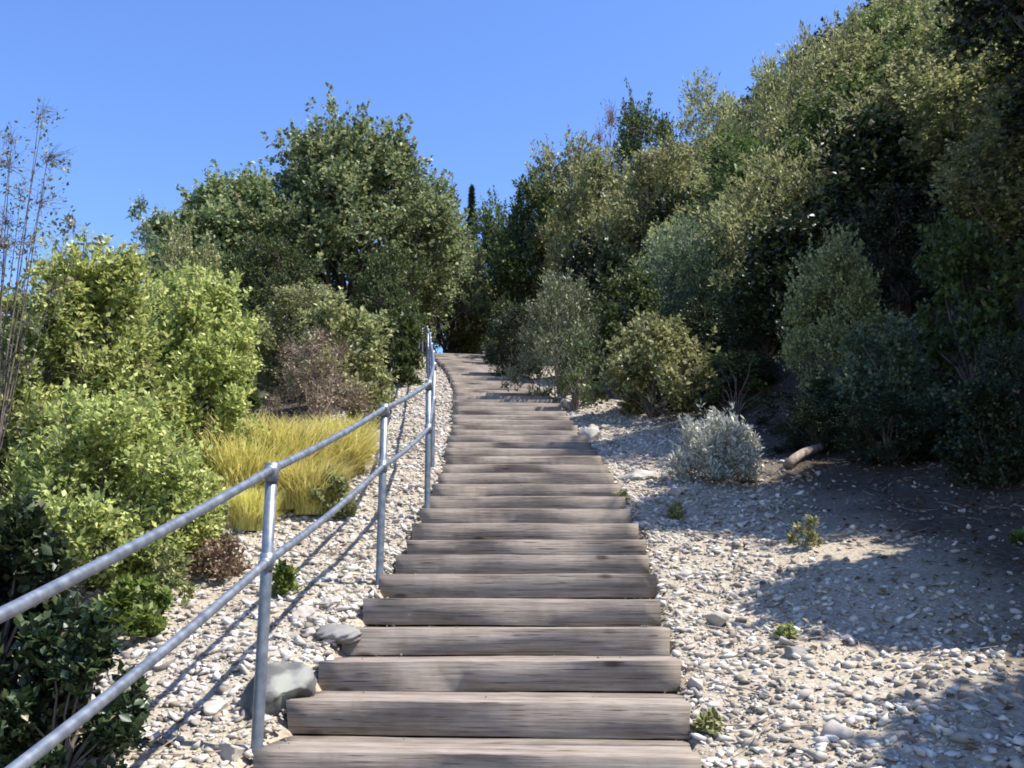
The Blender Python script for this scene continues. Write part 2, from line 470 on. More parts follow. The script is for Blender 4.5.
# ---------------------------------------------------------------- handrail
def build_rail():
    root = empty('pipe_handrail', (float(xc(3.56)) - .74, 3.56, float(prof(3.56))), 'galvanised pipe handrail with two rails along the left edge of the stairs', 'handrail')
    base = np.array(root.location)
    ys = [-.3, 1.65, 3.58, 5.50, 7.03, 8.95, 10.9, 12.8, 14.7, 16.6, 18.5, 20.4, 22.4, 24.4, 25.9]
    P = []
    r = np.random.default_rng(11)
    for i, y in enumerate(ys):
        off = {5.5: -.75, 7.03: -.69}.get(y, float(np.interp(y, [5.5, 7, 9, 12, 15, 18, 25], [-.74, -.74, -.83, -.98, -1.10, -1.12, -1.06])))
        P.append((float(xc(y)) + off, y, float(prof(y))))
    P = np.array(P)
    tops, lows = [], []
    for i, p in enumerate(P):
        lean = r.normal(0, .006, 2) + np.array([{3.58: .006, 5.5: .0}.get(ys[i], -.008), 0])
        hgt = .96
        b = p - base
        mb = MB()
        pts = [b + (0, 0, -.45), b + (0, 0, .02), b + (lean[0] * .5, lean[1] * .5, .5), b + (lean[0], lean[1], hgt)]
        tube(mb, pts, [.0205] * 4, 14)
        post = mb.build('post', M['steel'], root, True)
        t = b + np.array([lean[0], lean[1], hgt])
        lo = b + np.array([lean[0] * .64, lean[1] * .64, .635])
        tops.append(t); lows.append(lo)
        cm = MB()
        tube(cm, [t + (0, 0, -.045), t + (0, 0, -.01), t + (0, 0, .022)], [.0255, .0255, .0245], 14)
        d = nrm(P[min(i + 1, len(P) - 1)] - P[max(i - 1, 0)])
        tube(cm, [t - d * .04, t + d * .04], [.0205, .0205], 12)
        cm.build('fitting', M['steel'], post, True)
        cm = MB()
        tube(cm, [lo + (0, 0, -.03), lo + (0, 0, .03)], [.0255, .0255], 12)
        tube(cm, [lo - d * .04, lo + d * .04], [.0205, .0205], 12)
        cm.build('fitting', M['steel'], post, True)
    for nm, L, sag in (('top_rail', tops, .012), ('lower_rail', lows, .02)):
        pts = []
        for a, b in zip(L[:-1], L[1:]):
            for k in range(8):
                f = k / 8
                q = a * (1 - f) + b * f
                pts.append(q - np.array([0, 0, sag * 4 * f * (1 - f)]))
        pts.append(L[-1])
        mb = MB()
        tube(mb, pts, [.0150] * len(pts), 12)
        mb.build(nm, M['steel'], root, True)
build_rail()

# ---------------------------------------------------------------- stones and gravel
def ico(sub):
    t = (1 + 5 ** .5) / 2
    V = np.array([(-1,t,0),(1,t,0),(-1,-t,0),(1,-t,0),(0,-1,t),(0,1,t),(0,-1,-t),(0,1,-t),(t,0,-1),(t,0,1),(-t,0,-1),(-t,0,1)], float)
    F = [(0,11,5),(0,5,1),(0,1,7),(0,7,10),(0,10,11),(1,5,9),(5,11,4),(11,10,2),(10,7,6),(7,1,8),(3,9,4),(3,4,2),(3,2,6),(3,6,8),(3,8,9),(4,9,5),(2,4,11),(6,2,10),(8,6,7),(9,8,1)]
    V = [tuple(v) for v in nrm(V)]
    for _ in range(sub):
        c, G = {}, []
        def mid(a, b):
            k = (min(a, b), max(a, b))
            if k not in c:
                c[k] = len(V); m = (np.array(V[a]) + np.array(V[b])) / 2
                V.append(tuple(m / np.linalg.norm(m)))
            return c[k]
        for a, b, d in F:
            x, y, z = mid(a, b), mid(b, d), mid(d, a)
            G += [(a, x, z), (b, y, x), (d, z, y), (x, y, z)]
        F = G
    return np.array(V), np.array(F)

def rock_mesh(name, mat, seed, size, sub=3, cuts=9, rough=.05):
    r = np.random.default_rng(seed)
    V, F = ico(sub)
    for _ in range(cuts):                 # planar facets
        d = nrm(r.normal(size=3)); h = r.uniform(.42, .8)
        s = V @ d; over = s > h
        V[over] -= (s[over] - h)[:, None] * d
    V += V * (rough * np.sin(V @ r.normal(size=3) * 6 + 1) + rough * .7 * np.sin(V @ r.normal(size=3) * 13) + rough * .5 * np.sin(V @ r.normal(size=3) * 23) + r.normal(0, rough * .35, len(V)))[:, None]
    V = V * np.asarray(size) 
    return mesh_np(name, V, [F], mat, False)

ico0V, ico0F = ico(0)
ico1V, ico1F = ico(1)
def gravel(name, label, xy, size, seed):
    r = np.random.default_rng(seed)
    n = len(xy)
    V0, F0 = ico0V, ico0F
    m = len(V0)
    V = V0[None] * (1 + r.normal(0, .32, (n, m, 1)))
    V = V * (size[:, None] * r.uniform(.6, 1.3, (n, 3)) * np.array([1, 1, .62]))[:, None]
    a = r.uniform(0, 6.28, n); ca, sa = np.cos(a)[:, None], np.sin(a)[:, None]
    x, y = V[..., 0].copy(), V[..., 1].copy()
    V[..., 0] = x * ca - y * sa; V[..., 1] = x * sa + y * ca
    ti = r.normal(0, .3, n)[:, None]
    V[..., 2] += V[..., 0] * ti
    z = H(xy[:, 0], xy[:, 1])
    V += np.stack([xy[:, 0], xy[:, 1], z + size * .18], -1)[:, None]
    F = (F0[None] + (np.arange(n) * m)[:, None, None]).reshape(-1, 3)
    o = link(name, mesh_np(name, V.reshape(-1, 3), [F], M['gravel']))
    tag(o, label, 'gravel', kind='stuff')

def scatter(n, umin, umax, ymin, ymax, seed, dens=None, pw=1.7):
    r = np.random.default_rng(seed)
    y = ymin + (ymax - ymin) * r.uniform(0, 1, n) ** pw
    u = r.uniform(umin, umax, n)
    x = xc(y) + u
    if dens is not None:
        k = r.uniform(0, 1, n) < dens(x, y, u)
        x, y = x[k], y[k]
    return np.stack([x, y], -1)
g = scatter(100000, HALF + .01, 4.0, 1.5, 14, 21, lambda x, y, u: np.clip(1.35 - (u - .7) * .85 + .4 * sn(x * 1.6, y * 1.6), .03, 1))
rg = np.random.default_rng(5)
gravel('gravel', 'pale stony gravel spread right of the steps', g, .005 + .022 * rg.uniform(0, 1, len(g)) ** 5, 31)
g = scatter(70000, -2.6, -HALF - .01, 1.5, 22, 22, lambda x, y, u: np.clip(1.2 - (-u - .9) * .55 + .4 * sn(x * 1.5, y * 1.5, 3), .04, 1))
gravel('gravel', 'crushed pale rock covering the bank under the handrail', g, .006 + .026 * rg.uniform(0, 1, len(g)) ** 6, 32)

def stone(name, label, px, py, size, mat, seed, group=None, sink=.35, cat='rock', rz=0, xy=None):
    p = ground(px, py) if xy is None else np.array([xy[0], xy[1], float(H(*xy))])
    o = link(name, rock_mesh(name, mat, seed, size, 3 if max(size) > .08 else 2))
    o.location = (p[0], p[1], p[2] + size[2] * (.8 - 2 * sink))
    o.rotation_euler = (rng.normal(0, .15), rng.normal(0, .15), rz)
    tag(o, label, cat, group)
    return o
stone('boulder', 'dark mossy boulder beside the nearest handrail post', 272, 706, (.15, .13, .15), M['boulder'], 6, sink=.2, rz=.4)
stone('flat_rock', 'flat dark rock wedged against the left ends of the steps', 338, 640, (.12, .09, .05), M['darkrock'], 8, sink=.2)
stone('rock', 'small dark rock between the flat rock and a step end', 352, 660, (.06, .05, .04), M['darkrock'], 9)
stone('rock', 'pale rock at the right edge of the steps where they narrow', 590, 440, (.15, .12, .11), M['rock'], 12, sink=.3)
stone('rock', 'broad pale rock overlapping the upper right step edge', 556, 424, (.18, .13, .10), M['rock'], 13, sink=.35)
stone('rock', 'grey rock below the brushy bush at the path edge', 575, 408, (.22, .2, .16), M['rock'], 14, sink=.3)
stone('rock', 'pale slab lying in front of the silver bush', 640, 478, (.20, .13, .06), M['rock'], 15, sink=.3)
stone('rock', 'dark low rock in the sunlit gravel right of the steps', 795, 655, (.07, .05, .04), M['darkrock'], 16, sink=.3)
stone('rock', 'pale rock at the shaded lower right edge of the gravel', 838, 735, (.075, .06, .04), M['rock'], 17, sink=.3)
r2 = np.random.default_rng(44)
for k in range(34):
    y = 3.4 + 14 * r2.uniform() ** 1.4
    u = -(HALF + .05 + abs(r2.normal(0, .12))) if k % 2 else HALF + .05 + abs(r2.normal(0, .25))
    s = r2.uniform(.03, .075)
    sd = 'left' if u < 0 else 'right'
    stone('edge_stone', 'small pale stone in the rubble along the %s ends of the steps' % sd, 0, 0,
          (s * 1.25, s, s * .7), M['rock'], 100 + k, 'stones along the %s ends of the steps' % sd, .25, 'stone', r2.uniform(0, 6), xy=(float(xc(y)) + u, y))

# ---------------------------------------------------------------- plants
def leaves(r, P, A, n_per, Ltip, ll, lw, spread=.7, fold=.35):
    """rhombic folded leaves along the last Ltip of twigs ending at P with axis A"""
    n = len(P) * n_per
    P = np.repeat(P, n_per, 0); A = np.repeat(A, n_per, 0)
    Ls = Ltip[np.repeat(np.arange(len(Ltip)), n_per)] if np.ndim(Ltip) else Ltip
    t = r.uniform(0, 1, n)
    rd = nrm(r.normal(size=(n, 3)))
    pos = P - A * (t * Ls)[:, None] + rd * (.12 * Ls * r.uniform(0, 1, n))[:, None]
    d = nrm(A * (1 - spread) + rd * spread + np.array([0, 0, .12]))
    side = nrm(np.cross(d, nrm(r.normal(size=(n, 3)) * .6 + np.array([0, 0, 1.0]))))
    up = np.cross(side, d)
    s = r.uniform(.45, 1.35, n)[:, None]
    b = pos; tip = pos + d * ll * s
    m = pos + d * ll * s * .45
    l1 = m + side * lw * s + up * lw * fold * s
    l2 = m - side * lw * s + up * lw * fold * s
    V = np.stack([b, l1, tip, l2], 1).reshape(-1, 3)
    i = np.arange(n)[:, None] * 4
    T = np.concatenate([i + np.array([0, 1, 2]), i + np.array([0, 2, 3])])
    return V, T

def plant(seed, Hh, Rr, lobes=16, tips=26, per=14, ll=.05, lw=.016, ltip=.22, low=.15, spread=.7, wood_r=.03,
          sprig=.07, upright=.4, lobe_r=(.20, .36), trunk=0.0, twig=.35, flat=1.0, dome=1.0):
    """returns (wood MB, leaf V, leaf T) of a branching plant of height Hh and radius Rr standing at the origin"""
    r = np.random.default_rng(seed)
    wood = MB()
    Ps, As, Ls = [], [], []
    Hc = Hh - trunk
    dirs = []
    gold = 2.399963
    for k in range(lobes):
        f = (k + .5) / lobes
        el = f ** dome                                     # 0 low rim .. 1 top
        ang = k * gold + r.uniform(-.5, .5)
        rr = Rr * math.sqrt(max(0, 1 - (el * 1.02 - .25) ** 2 * 1.25 if el > .25 else 1 - (.25 - el) * .6)) * r.uniform(.55, .95)
        zr = low + (1 - low) * el
        lr = r.uniform(*lobe_r) * Rr
        c = np.array([math.cos(ang) * max(rr - lr * .75, .02), math.sin(ang) * max(rr - lr * .75, .02), trunk + Hc * zr * .95 - lr * .55 * (el > .4)])
        c[2] = max(c[2], lr * .4)
        # limb from base to lobe
        base = np.array([r.normal(0, .04) * Rr, r.normal(0, .04) * Rr, -.03 * Hh])
        fork = np.array([c[0] * .22, c[1] * .22, max(trunk * .8, c[2] * .35)]) + r.normal(0, .04, 3) * Rr
        mid = (fork + c) / 2 + r.normal(0, .08, 3) * Rr
        w = wood_r * r.uniform(.7, 1.2)
        tube(wood, [base, fork, mid, c], [w * (1 if trunk == 0 else .9), w * .7, w * .45, w * .25], 6, False)
        n = int(tips * (lr / (Rr * .28)) ** 1.6)
        d = nrm(r.normal(size=(n, 3)))
        d[:, 2] = np.abs(d[:, 2]) * np.where(r.uniform(size=n) < .78, 1, -.7)
        out = nrm(c * np.array([1, 1, .0]) + 1e-6)
        d = nrm(d + out * .35)
        p = c + d * np.array([1, 1, flat]) * lr * r.uniform(.55, 1.12, n)[:, None]
        a = nrm(d * (1 - upright) + np.array([0, 0, upright]) + r.normal(0, .25, (n, 3)))
        k2 = r.uniform(size=n) < sprig * (1.6 if el > .5 else .6)
        p[k2] += a[k2] * (r.uniform(.12, .5, k2.sum()) * lr)[:, None] + np.array([0, 0, .1]) * lr
        Ps.append(p); As.append(a)
        for q in range(int(n * twig)):
            tube(wood, [c + r.normal(0, .1, 3) * lr, (c + p[q]) / 2 + r.normal(0, .08, 3) * lr, p[q]], [w * .2, w * .13, w * .06], 3, False)
    if trunk > 0:
        tube(wood, [(0, 0, -.1), (r.normal(0, .03) * Rr, r.normal(0, .03) * Rr, trunk * .5), (r.normal(0, .05) * Rr, 0, trunk)], [wood_r * 2.2, wood_r * 1.7, wood_r * 1.3], 9, False)
    P = np.concatenate(Ps); A = np.concatenate(As)
    lt = ltip * r.uniform(.6, 1.4, len(P))
    V, T = leaves(r, P, A, per, lt, ll, lw, spread)
    k = V[:, 2] < 0.01
    V[k, 2] = .01 + np.abs(V[k, 2]) * .1
    return wood, V, T

LIB = {}
def lib(kind, variant):
    key = (kind, variant)
    if key not in LIB:
        kw = dict(
            bushy=dict(lobes=22, tips=48, per=17, ll=.021, lw=.0075, ltip=.10, wood_r=.016, low=.05, lobe_r=(.26, .42)),
            broad=dict(lobes=18, tips=30, per=13, ll=.036, lw=.0135, ltip=.12, wood_r=.018, low=.08, spread=.8, lobe_r=(.26, .44)),
            feather=dict(lobes=18, tips=34, per=16, ll=.030, lw=.005, ltip=.16, wood_r=.012, low=.08, upright=.6, spread=.5, lobe_r=(.22, .38)),
            tree=dict(lobes=36, tips=50, per=18, ll=.0155, lw=.0062, ltip=.06, wood_r=.020, low=.02, trunk=.16, lobe_r=(.22, .40)),
            loose=dict(lobes=13, tips=16, per=10, ll=.040, lw=.013, ltip=.11, wood_r=.014, low=.12, lobe_r=(.18, .34), twig=.8),
            bare=dict(lobes=16, tips=30, per=2, ll=.022, lw=.006, ltip=.10, wood_r=.012, low=.12, upright=.6, twig=1.0, lobe_r=(.24, .4)),
        )[kind]
        s = sum(map(ord, kind)) * 10 + variant
        w, V, T = plant(s, 1.0, .5, **kw)
        LIB[key] = (w.mesh(kind + '_stems', M['bark'], True), mesh_np(kind + '_foliage', V, [T], M['green']))
    return LIB[key]

def put(name, label, cat, loc, height, width, kind, mat, variant=0, group=None, rz=None, wood='bark', lean=(0, 0), depth=None):
    ws, fs = lib(kind, variant)
    if rz is None: rz = rng.uniform(0, 6.28)
    o = empty(name, loc, label, cat, group, rz, (width, depth or width, height))
    o.rotation_euler = (lean[0], lean[1], rz)
    tr = 'trunk' if kind == 'tree' else 'stems'
    for nm, me, mm in ((tr, ws, M[wood]), ('crown' if kind == 'tree' else 'foliage', fs, M[mat])):
        c = link(nm, me, o)
        c.material_slots[0].link = 'OBJECT'
        c.material_slots[0].material = mm
    return o

def bush(label, px, Y, top, wpx, kind, mat, variant=0, name='shrub', cat='shrub', **kw):
    X, z0, h = at(px, Y, top)
    w = wpx / FPX * Y
    return put(name, label, cat, (X, Y, z0 - .03), max(h, .1) * 1.04, w, kind, mat, variant, **kw)

def hero(label, px, Y, top, wpx, mat, seed, name='shrub', cat='shrub', wood='bark', group=None, foliage='foliage', **kw):
    X, z0, h = at(px, Y, top)
    w = wpx / FPX * Y
    wd, V, T = plant(seed, h, w / 2, **kw)
    o = empty(name, (X, Y, z0 - .02), label, cat, group)
    wd.build('stems', M[wood], o, True)
    link(foliage, mesh_np(foliage, V, [T], M[mat]), o)
    return o

# --- left side, near
hero('tall yellow green bush filling the left bank beyond the handrail', 70, 6.6, 232, 250, 'yellowgreen', 1, lobes=30, tips=70, per=20, ll=.046, lw=.0125, upright=.5, sprig=.22, twig=.6, ltip=.20, wood_r=.028, low=.0, lobe_r=(.22, .36))
hero('yellow green bush standing just left of the straw yellow grass', 188, 7.6, 262, 190, 'yellowgreen', 2, lobes=28, tips=66, per=20, ll=.046, lw=.0125, upright=.5, sprig=.22, twig=.6, ltip=.20, wood_r=.025, low=.0, lobe_r=(.22, .38))
hero('low leafy green bush in front of the tall yellow green bush', 110, 5.6, 385, 250, 'yellowgreen', 3, lobes=26, tips=60, per=19, ll=.04, lw=.011, upright=.5, sprig=.22, twig=.6, ltip=.17, wood_r=.02, low=.0, lobe_r=(.22, .38))
hero('green bush between the yellow green bush and the grey dry shrub', 225, 10.2, 300, 110, 'green', 4, lobes=20, tips=34, per=13, ll=.07, lw=.022, ltip=.2, wood_r=.022, low=.0)
hero('dark dense bush in the lower left corner under the rails', 20, 3.5, 490, 230, 'dark', 5, lobes=22, tips=40, per=14, ll=.042, lw=.014, ltip=.12, wood_r=.016, low=.0, lobe_r=(.24, .38))
hero('low dark bush below the lower rail at the left edge', 95, 3.35, 592, 170, 'dark', 6, lobes=14, tips=34, per=13, ll=.034, lw=.012, ltip=.09, wood_r=.01, low=.0)
hero('spindly dark half bare tree at the far left against the sky', 2, 6.0, 62, 130, 'grey', 7, name='sparse_tree', cat='tree', wood='bark', foliage='crown', lobes=20, tips=20, per=3, ll=.028, lw=.008, ltip=.25, wood_r=.009, low=.3, twig=1.0, upright=.65, lobe_r=(.25, .5))
hero('thin grey twiggy shrub poking above the tall yellow green bush', 72, 7.6, 190, 90, 'grey', 8, wood='dead', lobes=10, tips=16, per=5, ll=.045, lw=.012, ltip=.2, wood_r=.012, low=.4, twig=1.0, upright=.7)
hero('slender twiggy shrub with few leaves left of the tall tree', 132, 8.6, 176, 70, 'blue', 9, wood='dead', lobes=8, tips=14, per=6, ll=.05, lw=.013, ltip=.2, wood_r=.012, low=.45, twig=1.0, upright=.7)
hero('reddish brown dry shrub behind the nearest post', 230, 5.7, 528, 80, 'brown', 10, wood='red', lobes=14, tips=26, per=5, ll=.03, lw=.009, ltip=.10, wood_r=.008, low=.05, twig=1.0, upright=.5)
hero('bright low green plant beneath the top rail', 150, 4.9, 568, 100, 'bright', 11, name='plant', cat='plant', lobes=12, tips=22, per=9, ll=.045, lw=.012, ltip=.08, wood_r=.006, low=.0)
hero('low grey green shrub in front of the straw yellow grass', 212, 6.1, 492, 80, 'grey', 41, lobes=14, tips=30, per=12, ll=.035, lw=.009, ltip=.09, wood_r=.007, low=.0, sprig=.2)
hero('small green shrub at the right end of the straw yellow grass', 338, 7.2, 468, 60, 'olive', 42, lobes=12, tips=26, per=11, ll=.035, lw=.010, ltip=.09, wood_r=.006, low=.0, sprig=.2)
hero('small olive plant left of the reddish dry shrub', 182, 5.3, 540, 60, 'olive', 12, name='plant', cat='plant', lobes=10, tips=20, per=9, ll=.035, lw=.009, ltip=.07, wood_r=.005, low=.0)
hero('leafy green weed growing right behind the nearest post', 293, 5.3, 556, 30, 'bright', 13, name='weed', cat='plant', lobes=7, tips=18, per=9, ll=.035, lw=.010, ltip=.07, wood_r=.004, low=.05)
hero('grey brown leafless brush above the straw yellow grass', 318, 11.2, 326, 125, 'brown', 14, wood='dead', lobes=24, tips=44, per=4, ll=.04, lw=.009, ltip=.2, wood_r=.012, low=.0, twig=1.0, upright=.55)
hero('rounded bright green bush behind the grey brown brush', 335, 14.5, 300, 140, 'olive', 15, lobes=24, tips=36, per=14, ll=.08, lw=.025, ltip=.2, wood_r=.02, low=.0)
hero('green bush tight against the handrail near the top', 395, 17.5, 308, 70, 'green', 16, lobes=18, tips=30, per=13, ll=.08, lw=.026, ltip=.2, wood_r=.02, low=.0)
hero('small olive bush at the foot of the upper handrail', 366, 11.8, 378, 60, 'olive', 17, lobes=14, tips=26, per=12, ll=.05, lw=.015, ltip=.15, wood_r=.01, low=.0)

# --- right side, near
hero('silver grey bush lit by the sun right of the steps', 715, 8.1, 408, 118, 'silver', 20, lobes=20, tips=46, per=13, ll=.045, lw=.007, ltip=.15, wood_r=.010, low=.0, upright=.5, wood='dead', spread=.55)
hero('sunlit yellow green bush above the silver grey bush', 652, 12.2, 312, 150, 'olive', 21, lobes=22, tips=36, per=13, ll=.065, lw=.021, ltip=.18, wood_r=.02, low=.1, twig=.6)
hero('grey brushy feathery bush overhanging the right side of the steps', 560, 14.5, 268, 125, 'grey', 22, lobes=22, tips=44, per=14, ll=.07, lw=.010, ltip=.3, wood_r=.018, low=.05, upright=.6, spread=.5, wood='dead')
hero('pale leafy sprig catching the sun in the deep shade at right', 962, 8.0, 386, 60, 'grey', 23, lobes=8, tips=24, per=9, ll=.05, lw=.018, ltip=.09, wood_r=.006, low=.3, twig=.8)
hero('bright green leaves reaching in at the right edge of the picture', 1022, 5.6, 540, 60, 'bright', 24, name='plant', cat='plant', lobes=8, tips=20, per=9, ll=.06, lw=.020, ltip=.1, wood_r=.006, low=.1)
for (px, py, h, lab) in ((806, 548, .19, 'small upright yellow green sprout at the edge of the large shadow'), (676, 520, .13, 'tiny green sprout beside the steps under the silver bush'), (622, 505, .12, 'little weed at the right ends of the middle steps'),
                         (708, 735, .07, 'small pale sprout in gravel at the lower right end of steps'), (786, 640, .06, 'low sprout beside the dark low rock')):
    p = ground(px, py)
    wd, V, T = plant(300 + px, h, h * .6, lobes=6, tips=12, per=7, ll=.032, lw=.009, ltip=.05, wood_r=.003, low=.05, twig=.8)
    o = empty('sprout', p, lab, 'plant')
    wd.build('stems', M['olive'], o); link('leaves', mesh_np('leaves', V, [T], M['olive']), o)

# fallen branch on the shaded ground
def branch(label, a, b, r0, mat, name='fallen_branch', bend=.05, lift=.03):
    A, B = ground(*a), ground(*b)
    mb = MB()
    t = np.linspace(0, 1, 9)[:, None]
    pts = A * (1 - t) + B * t
    pts[:, 2] = H(pts[:, 0], pts[:, 1]) + lift + bend * np.sin(np.pi * t[:, 0])
    tube(mb, pts - A, np.linspace(r0, r0 * .55, 9), 8)
    o = mb.build(name, M[mat], None, True); o.location = A
    tag(o, label, 'branch')
branch('pale fallen branch lying in the deep shade right of the silver bush', (788, 470), (842, 448), .045, 'dead')

# --- straw yellow grass mound
def tussock(seed, h, rad, n, mat):
    r = np.random.default_rng(seed)
    a = r.uniform(0, 6.28, n); q = rad * .55 * np.sqrt(r.uniform(0, 1, n))
    b = np.stack([np.cos(a) * q, np.sin(a) * q, np.zeros(n)], -1)
    out = nrm(np.stack([np.cos(a), np.sin(a), np.zeros(n)], -1) + r.normal(0, .9, (n, 3)) * np.array([1, 1, 0]))
    hh = h * r.uniform(.35, 1.05, n)
    ln = rad * r.uniform(.2, .75, n)
    sd = np.stack([-out[:, 1], out[:, 0], np.zeros(n)], -1) * (.005 * r.uniform(.6, 1.4, n))[:, None]
    V = []
    for t, w in ((0, 1), (.4, .9), (.75, .6), (1, .12)):
        c = b + out * (ln * t ** 1.8)[:, None] + np.stack([np.zeros(n), np.zeros(n), hh * (t - .22 * t * t * t)], -1)
        V += [c - sd * w, c + sd * w]
    V = np.stack(V, 1).reshape(-1, 3)
    i = np.arange(n)[:, None] * 8
    Q = np.concatenate([i + np.array([k, k + 1, k + 3, k + 2]) for k in (0, 2, 4)])
    return mesh_np('blades', V, [Q], M[mat])
TS = [tussock(400 + k, 1, .5, 2600, 'straw') for k in range(3)]
gpos = [(290, 8.2, 404, 90), (245, 7.6, 420, 90), (330, 8.6, 410, 80), (310, 7.4, 445, 70), (345, 9.4, 405, 60), (262, 9.0, 402, 80), (258, 6.9, 472, 46), (316, 7.3, 470, 40)]
for k, (px, Y, top, w) in enumerate(gpos):
    X, z0, h = at(px, Y, top)
    w = w / FPX * Y * 1.5
    o = link('grass_tussock', TS[k % 3])
    o.location = (X, Y, z0 - .02); o.scale = (w, w, max(h, .2)); o.rotation_euler = (0, 0, k * 1.3)
    tag(o, 'straw yellow grass tussock in the yellow patch left of the handrail', 'grass', 'straw yellow grass tussocks')

# --- trees on the left skyline
hero('tall rounded green tree on the skyline left of the stairs', 345, 24, 118, 265, 'tree', 31, name='broadleaf_tree', cat='tree', foliage='crown', lobes=44, tips=66, per=20, ll=.115, lw=.042, ltip=.5, wood_r=.075, low=.0, trunk=.9, lobe_r=(.24, .40), dome=.75, sprig=.04)
hero('lower green tree at the left shoulder of the tall rounded tree', 232, 23, 168, 190, 'tree', 32, name='broadleaf_tree', cat='tree', foliage='crown', lobes=36, tips=60, per=19, ll=.11, lw=.04, ltip=.45, wood_r=.06, low=.0, trunk=.6, lobe_r=(.26, .42), dome=.8, sprig=.04)
hero('smallest green tree at the left foot of the tree dome', 172, 22, 205, 130, 'tree', 33, name='broadleaf_tree', cat='tree', foliage='crown', lobes=28, tips=50, per=18, ll=.11, lw=.04, ltip=.4, wood_r=.05, low=.0, trunk=.5, lobe_r=(.28, .44), dome=.8, sprig=.04)
bush('small green tree between the tall rounded tree and the hillside', 424, 27, 182, 150, 'tree', 'tree', 2, 'broadleaf_tree', 'tree')
bush('dark green tree in front of the tall rounded tree', 268, 20.5, 240, 150, 'tree', 'green', 2, 'broadleaf_tree', 'tree')
bush('dark bush under the right side of the tall rounded tree', 385, 20, 240, 110, 'bushy', 'green', 1)
bush('pale green bush left of the dark green tree', 180, 18, 230, 110, 'bushy', 'olive', 0)
bush('green bush above the head of the handrail', 450, 29, 226, 130, 'bushy', 'olive', 1)

# --- right hillside
HS = [  # px, Y, top, width, kind, material, variant, label
    (604, 17.5, 232, 150, 'broad', 'dark', 0, 'dark broadleaf bush behind the feathery grey bush'),
    (540, 27, 172, 150, 'bushy', 'green', 1, 'green bush above the feathery grey bush'),
    (500, 31, 200, 120, 'bushy', 'green', 0, 'green bush where the hillside meets the sky at the top of stairs'),
    (465, 30, 265, 90, 'loose', 'dark', 0, 'dark loose bush closing the head of the stairs'),
    (500, 28.5, 290, 80, 'bare', 'brown', 0, 'brown leafless bush at the head of the stairs'),
    (690, 15.5, 222, 170, 'feather', 'blue', 0, 'soft pale blue green bush on the lower hillside'),
    (760, 14, 330, 110, 'loose', 'dark', 1, 'dark loose bush behind the pale lying branch'),
    (735, 11.5, 345, 90, 'loose', 'green', 2, 'thin green bush above the silver bush on its right side'),
    (600, 24, 150, 140, 'bushy', 'olive', 2, 'olive bush high on the hillside above the dark broadleaf bush'),
    (572, 27, 142, 150, 'bushy', 'olive', 0, 'olive bush on the lower skyline of the hillside'),
    (668, 22, 145, 170, 'bushy', 'olive', 1, 'broad olive bush in the middle of the sunlit hillside'),
    (612, 29, 92, 70, 'bare', 'brown', 1, 'reddish bare twiggy bush on the skyline'),
    (650, 28, 100, 120, 'bushy', 'green', 2, 'green skyline bush right of the reddish bare bush'),
    (725, 26, 82, 160, 'feather', 'olive', 1, 'feathery olive bush on the skyline in mid hillside'),
    (745, 20, 150, 150, 'feather', 'olive', 0, 'feathery olive bush below the skyline in mid hillside'),
    (800, 23, 45, 150, 'feather', 'olive', 2, 'feathery olive bush high on the skyline at right'),
    (858, 21, 10, 150, 'feather', 'olive', 1, 'topmost feathery olive bush on the skyline'),
    (820, 17, 130, 150, 'bushy', 'olive', 2, 'olive bush above the deep shade on the right'),
    (890, 15, 95, 160, 'bushy', 'dark', 1, 'dark bush high above the deep shade on the right'),
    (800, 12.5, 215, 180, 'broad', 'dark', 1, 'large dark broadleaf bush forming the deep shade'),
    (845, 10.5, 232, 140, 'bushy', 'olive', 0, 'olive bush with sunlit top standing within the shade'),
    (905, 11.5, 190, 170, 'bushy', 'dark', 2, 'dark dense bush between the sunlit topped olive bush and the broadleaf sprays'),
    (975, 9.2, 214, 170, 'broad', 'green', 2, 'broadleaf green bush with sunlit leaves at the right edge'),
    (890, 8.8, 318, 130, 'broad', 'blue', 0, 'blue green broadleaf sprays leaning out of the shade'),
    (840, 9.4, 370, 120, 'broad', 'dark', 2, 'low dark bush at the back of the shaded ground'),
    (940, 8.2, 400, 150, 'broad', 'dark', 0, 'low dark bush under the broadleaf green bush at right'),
    (516, 18.6, 302, 80, 'bushy', 'dark', 2, 'dark bush crowding the right edge of the upper steps'),
    (503, 22.0, 300, 60, 'broad', 'green', 1, 'green broadleaf bush beside the topmost steps'),
    (575, 13.2, 330, 70, 'loose', 'green', 0, 'small green bush at the foot of the feathery grey bush'),
    (630, 14.6, 268, 120, 'broad', 'green', 2, 'green broadleaf bush behind the sunlit yellow green bush'),
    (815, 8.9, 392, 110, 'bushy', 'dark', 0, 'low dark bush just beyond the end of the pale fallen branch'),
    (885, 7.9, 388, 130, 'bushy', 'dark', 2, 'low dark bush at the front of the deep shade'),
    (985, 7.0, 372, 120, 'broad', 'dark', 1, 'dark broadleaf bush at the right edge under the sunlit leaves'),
    (745, 12.2, 352, 110, 'bushy', 'dark', 0, 'dark bush low behind the silver grey bush'),
    (790, 10.4, 385, 110, 'loose', 'dark', 1, 'low loose dark bush behind the pale fallen branch'),
    (705, 14.2, 300, 110, 'bushy', 'dark', 1, 'dark bush right above the sunlit yellow green bush'),
    (770, 12.8, 268, 130, 'bushy', 'dark', 2, 'dark bush right of the pale blue green bush'),
    (1010, 7.4, 330, 110, 'bushy', 'dark', 0, 'dark bush cut off by the right edge of the picture'),
]
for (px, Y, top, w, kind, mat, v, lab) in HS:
    bush(lab, px, Y, top, w, kind, mat, v, wood='red' if 'reddish' in lab else 'bark')

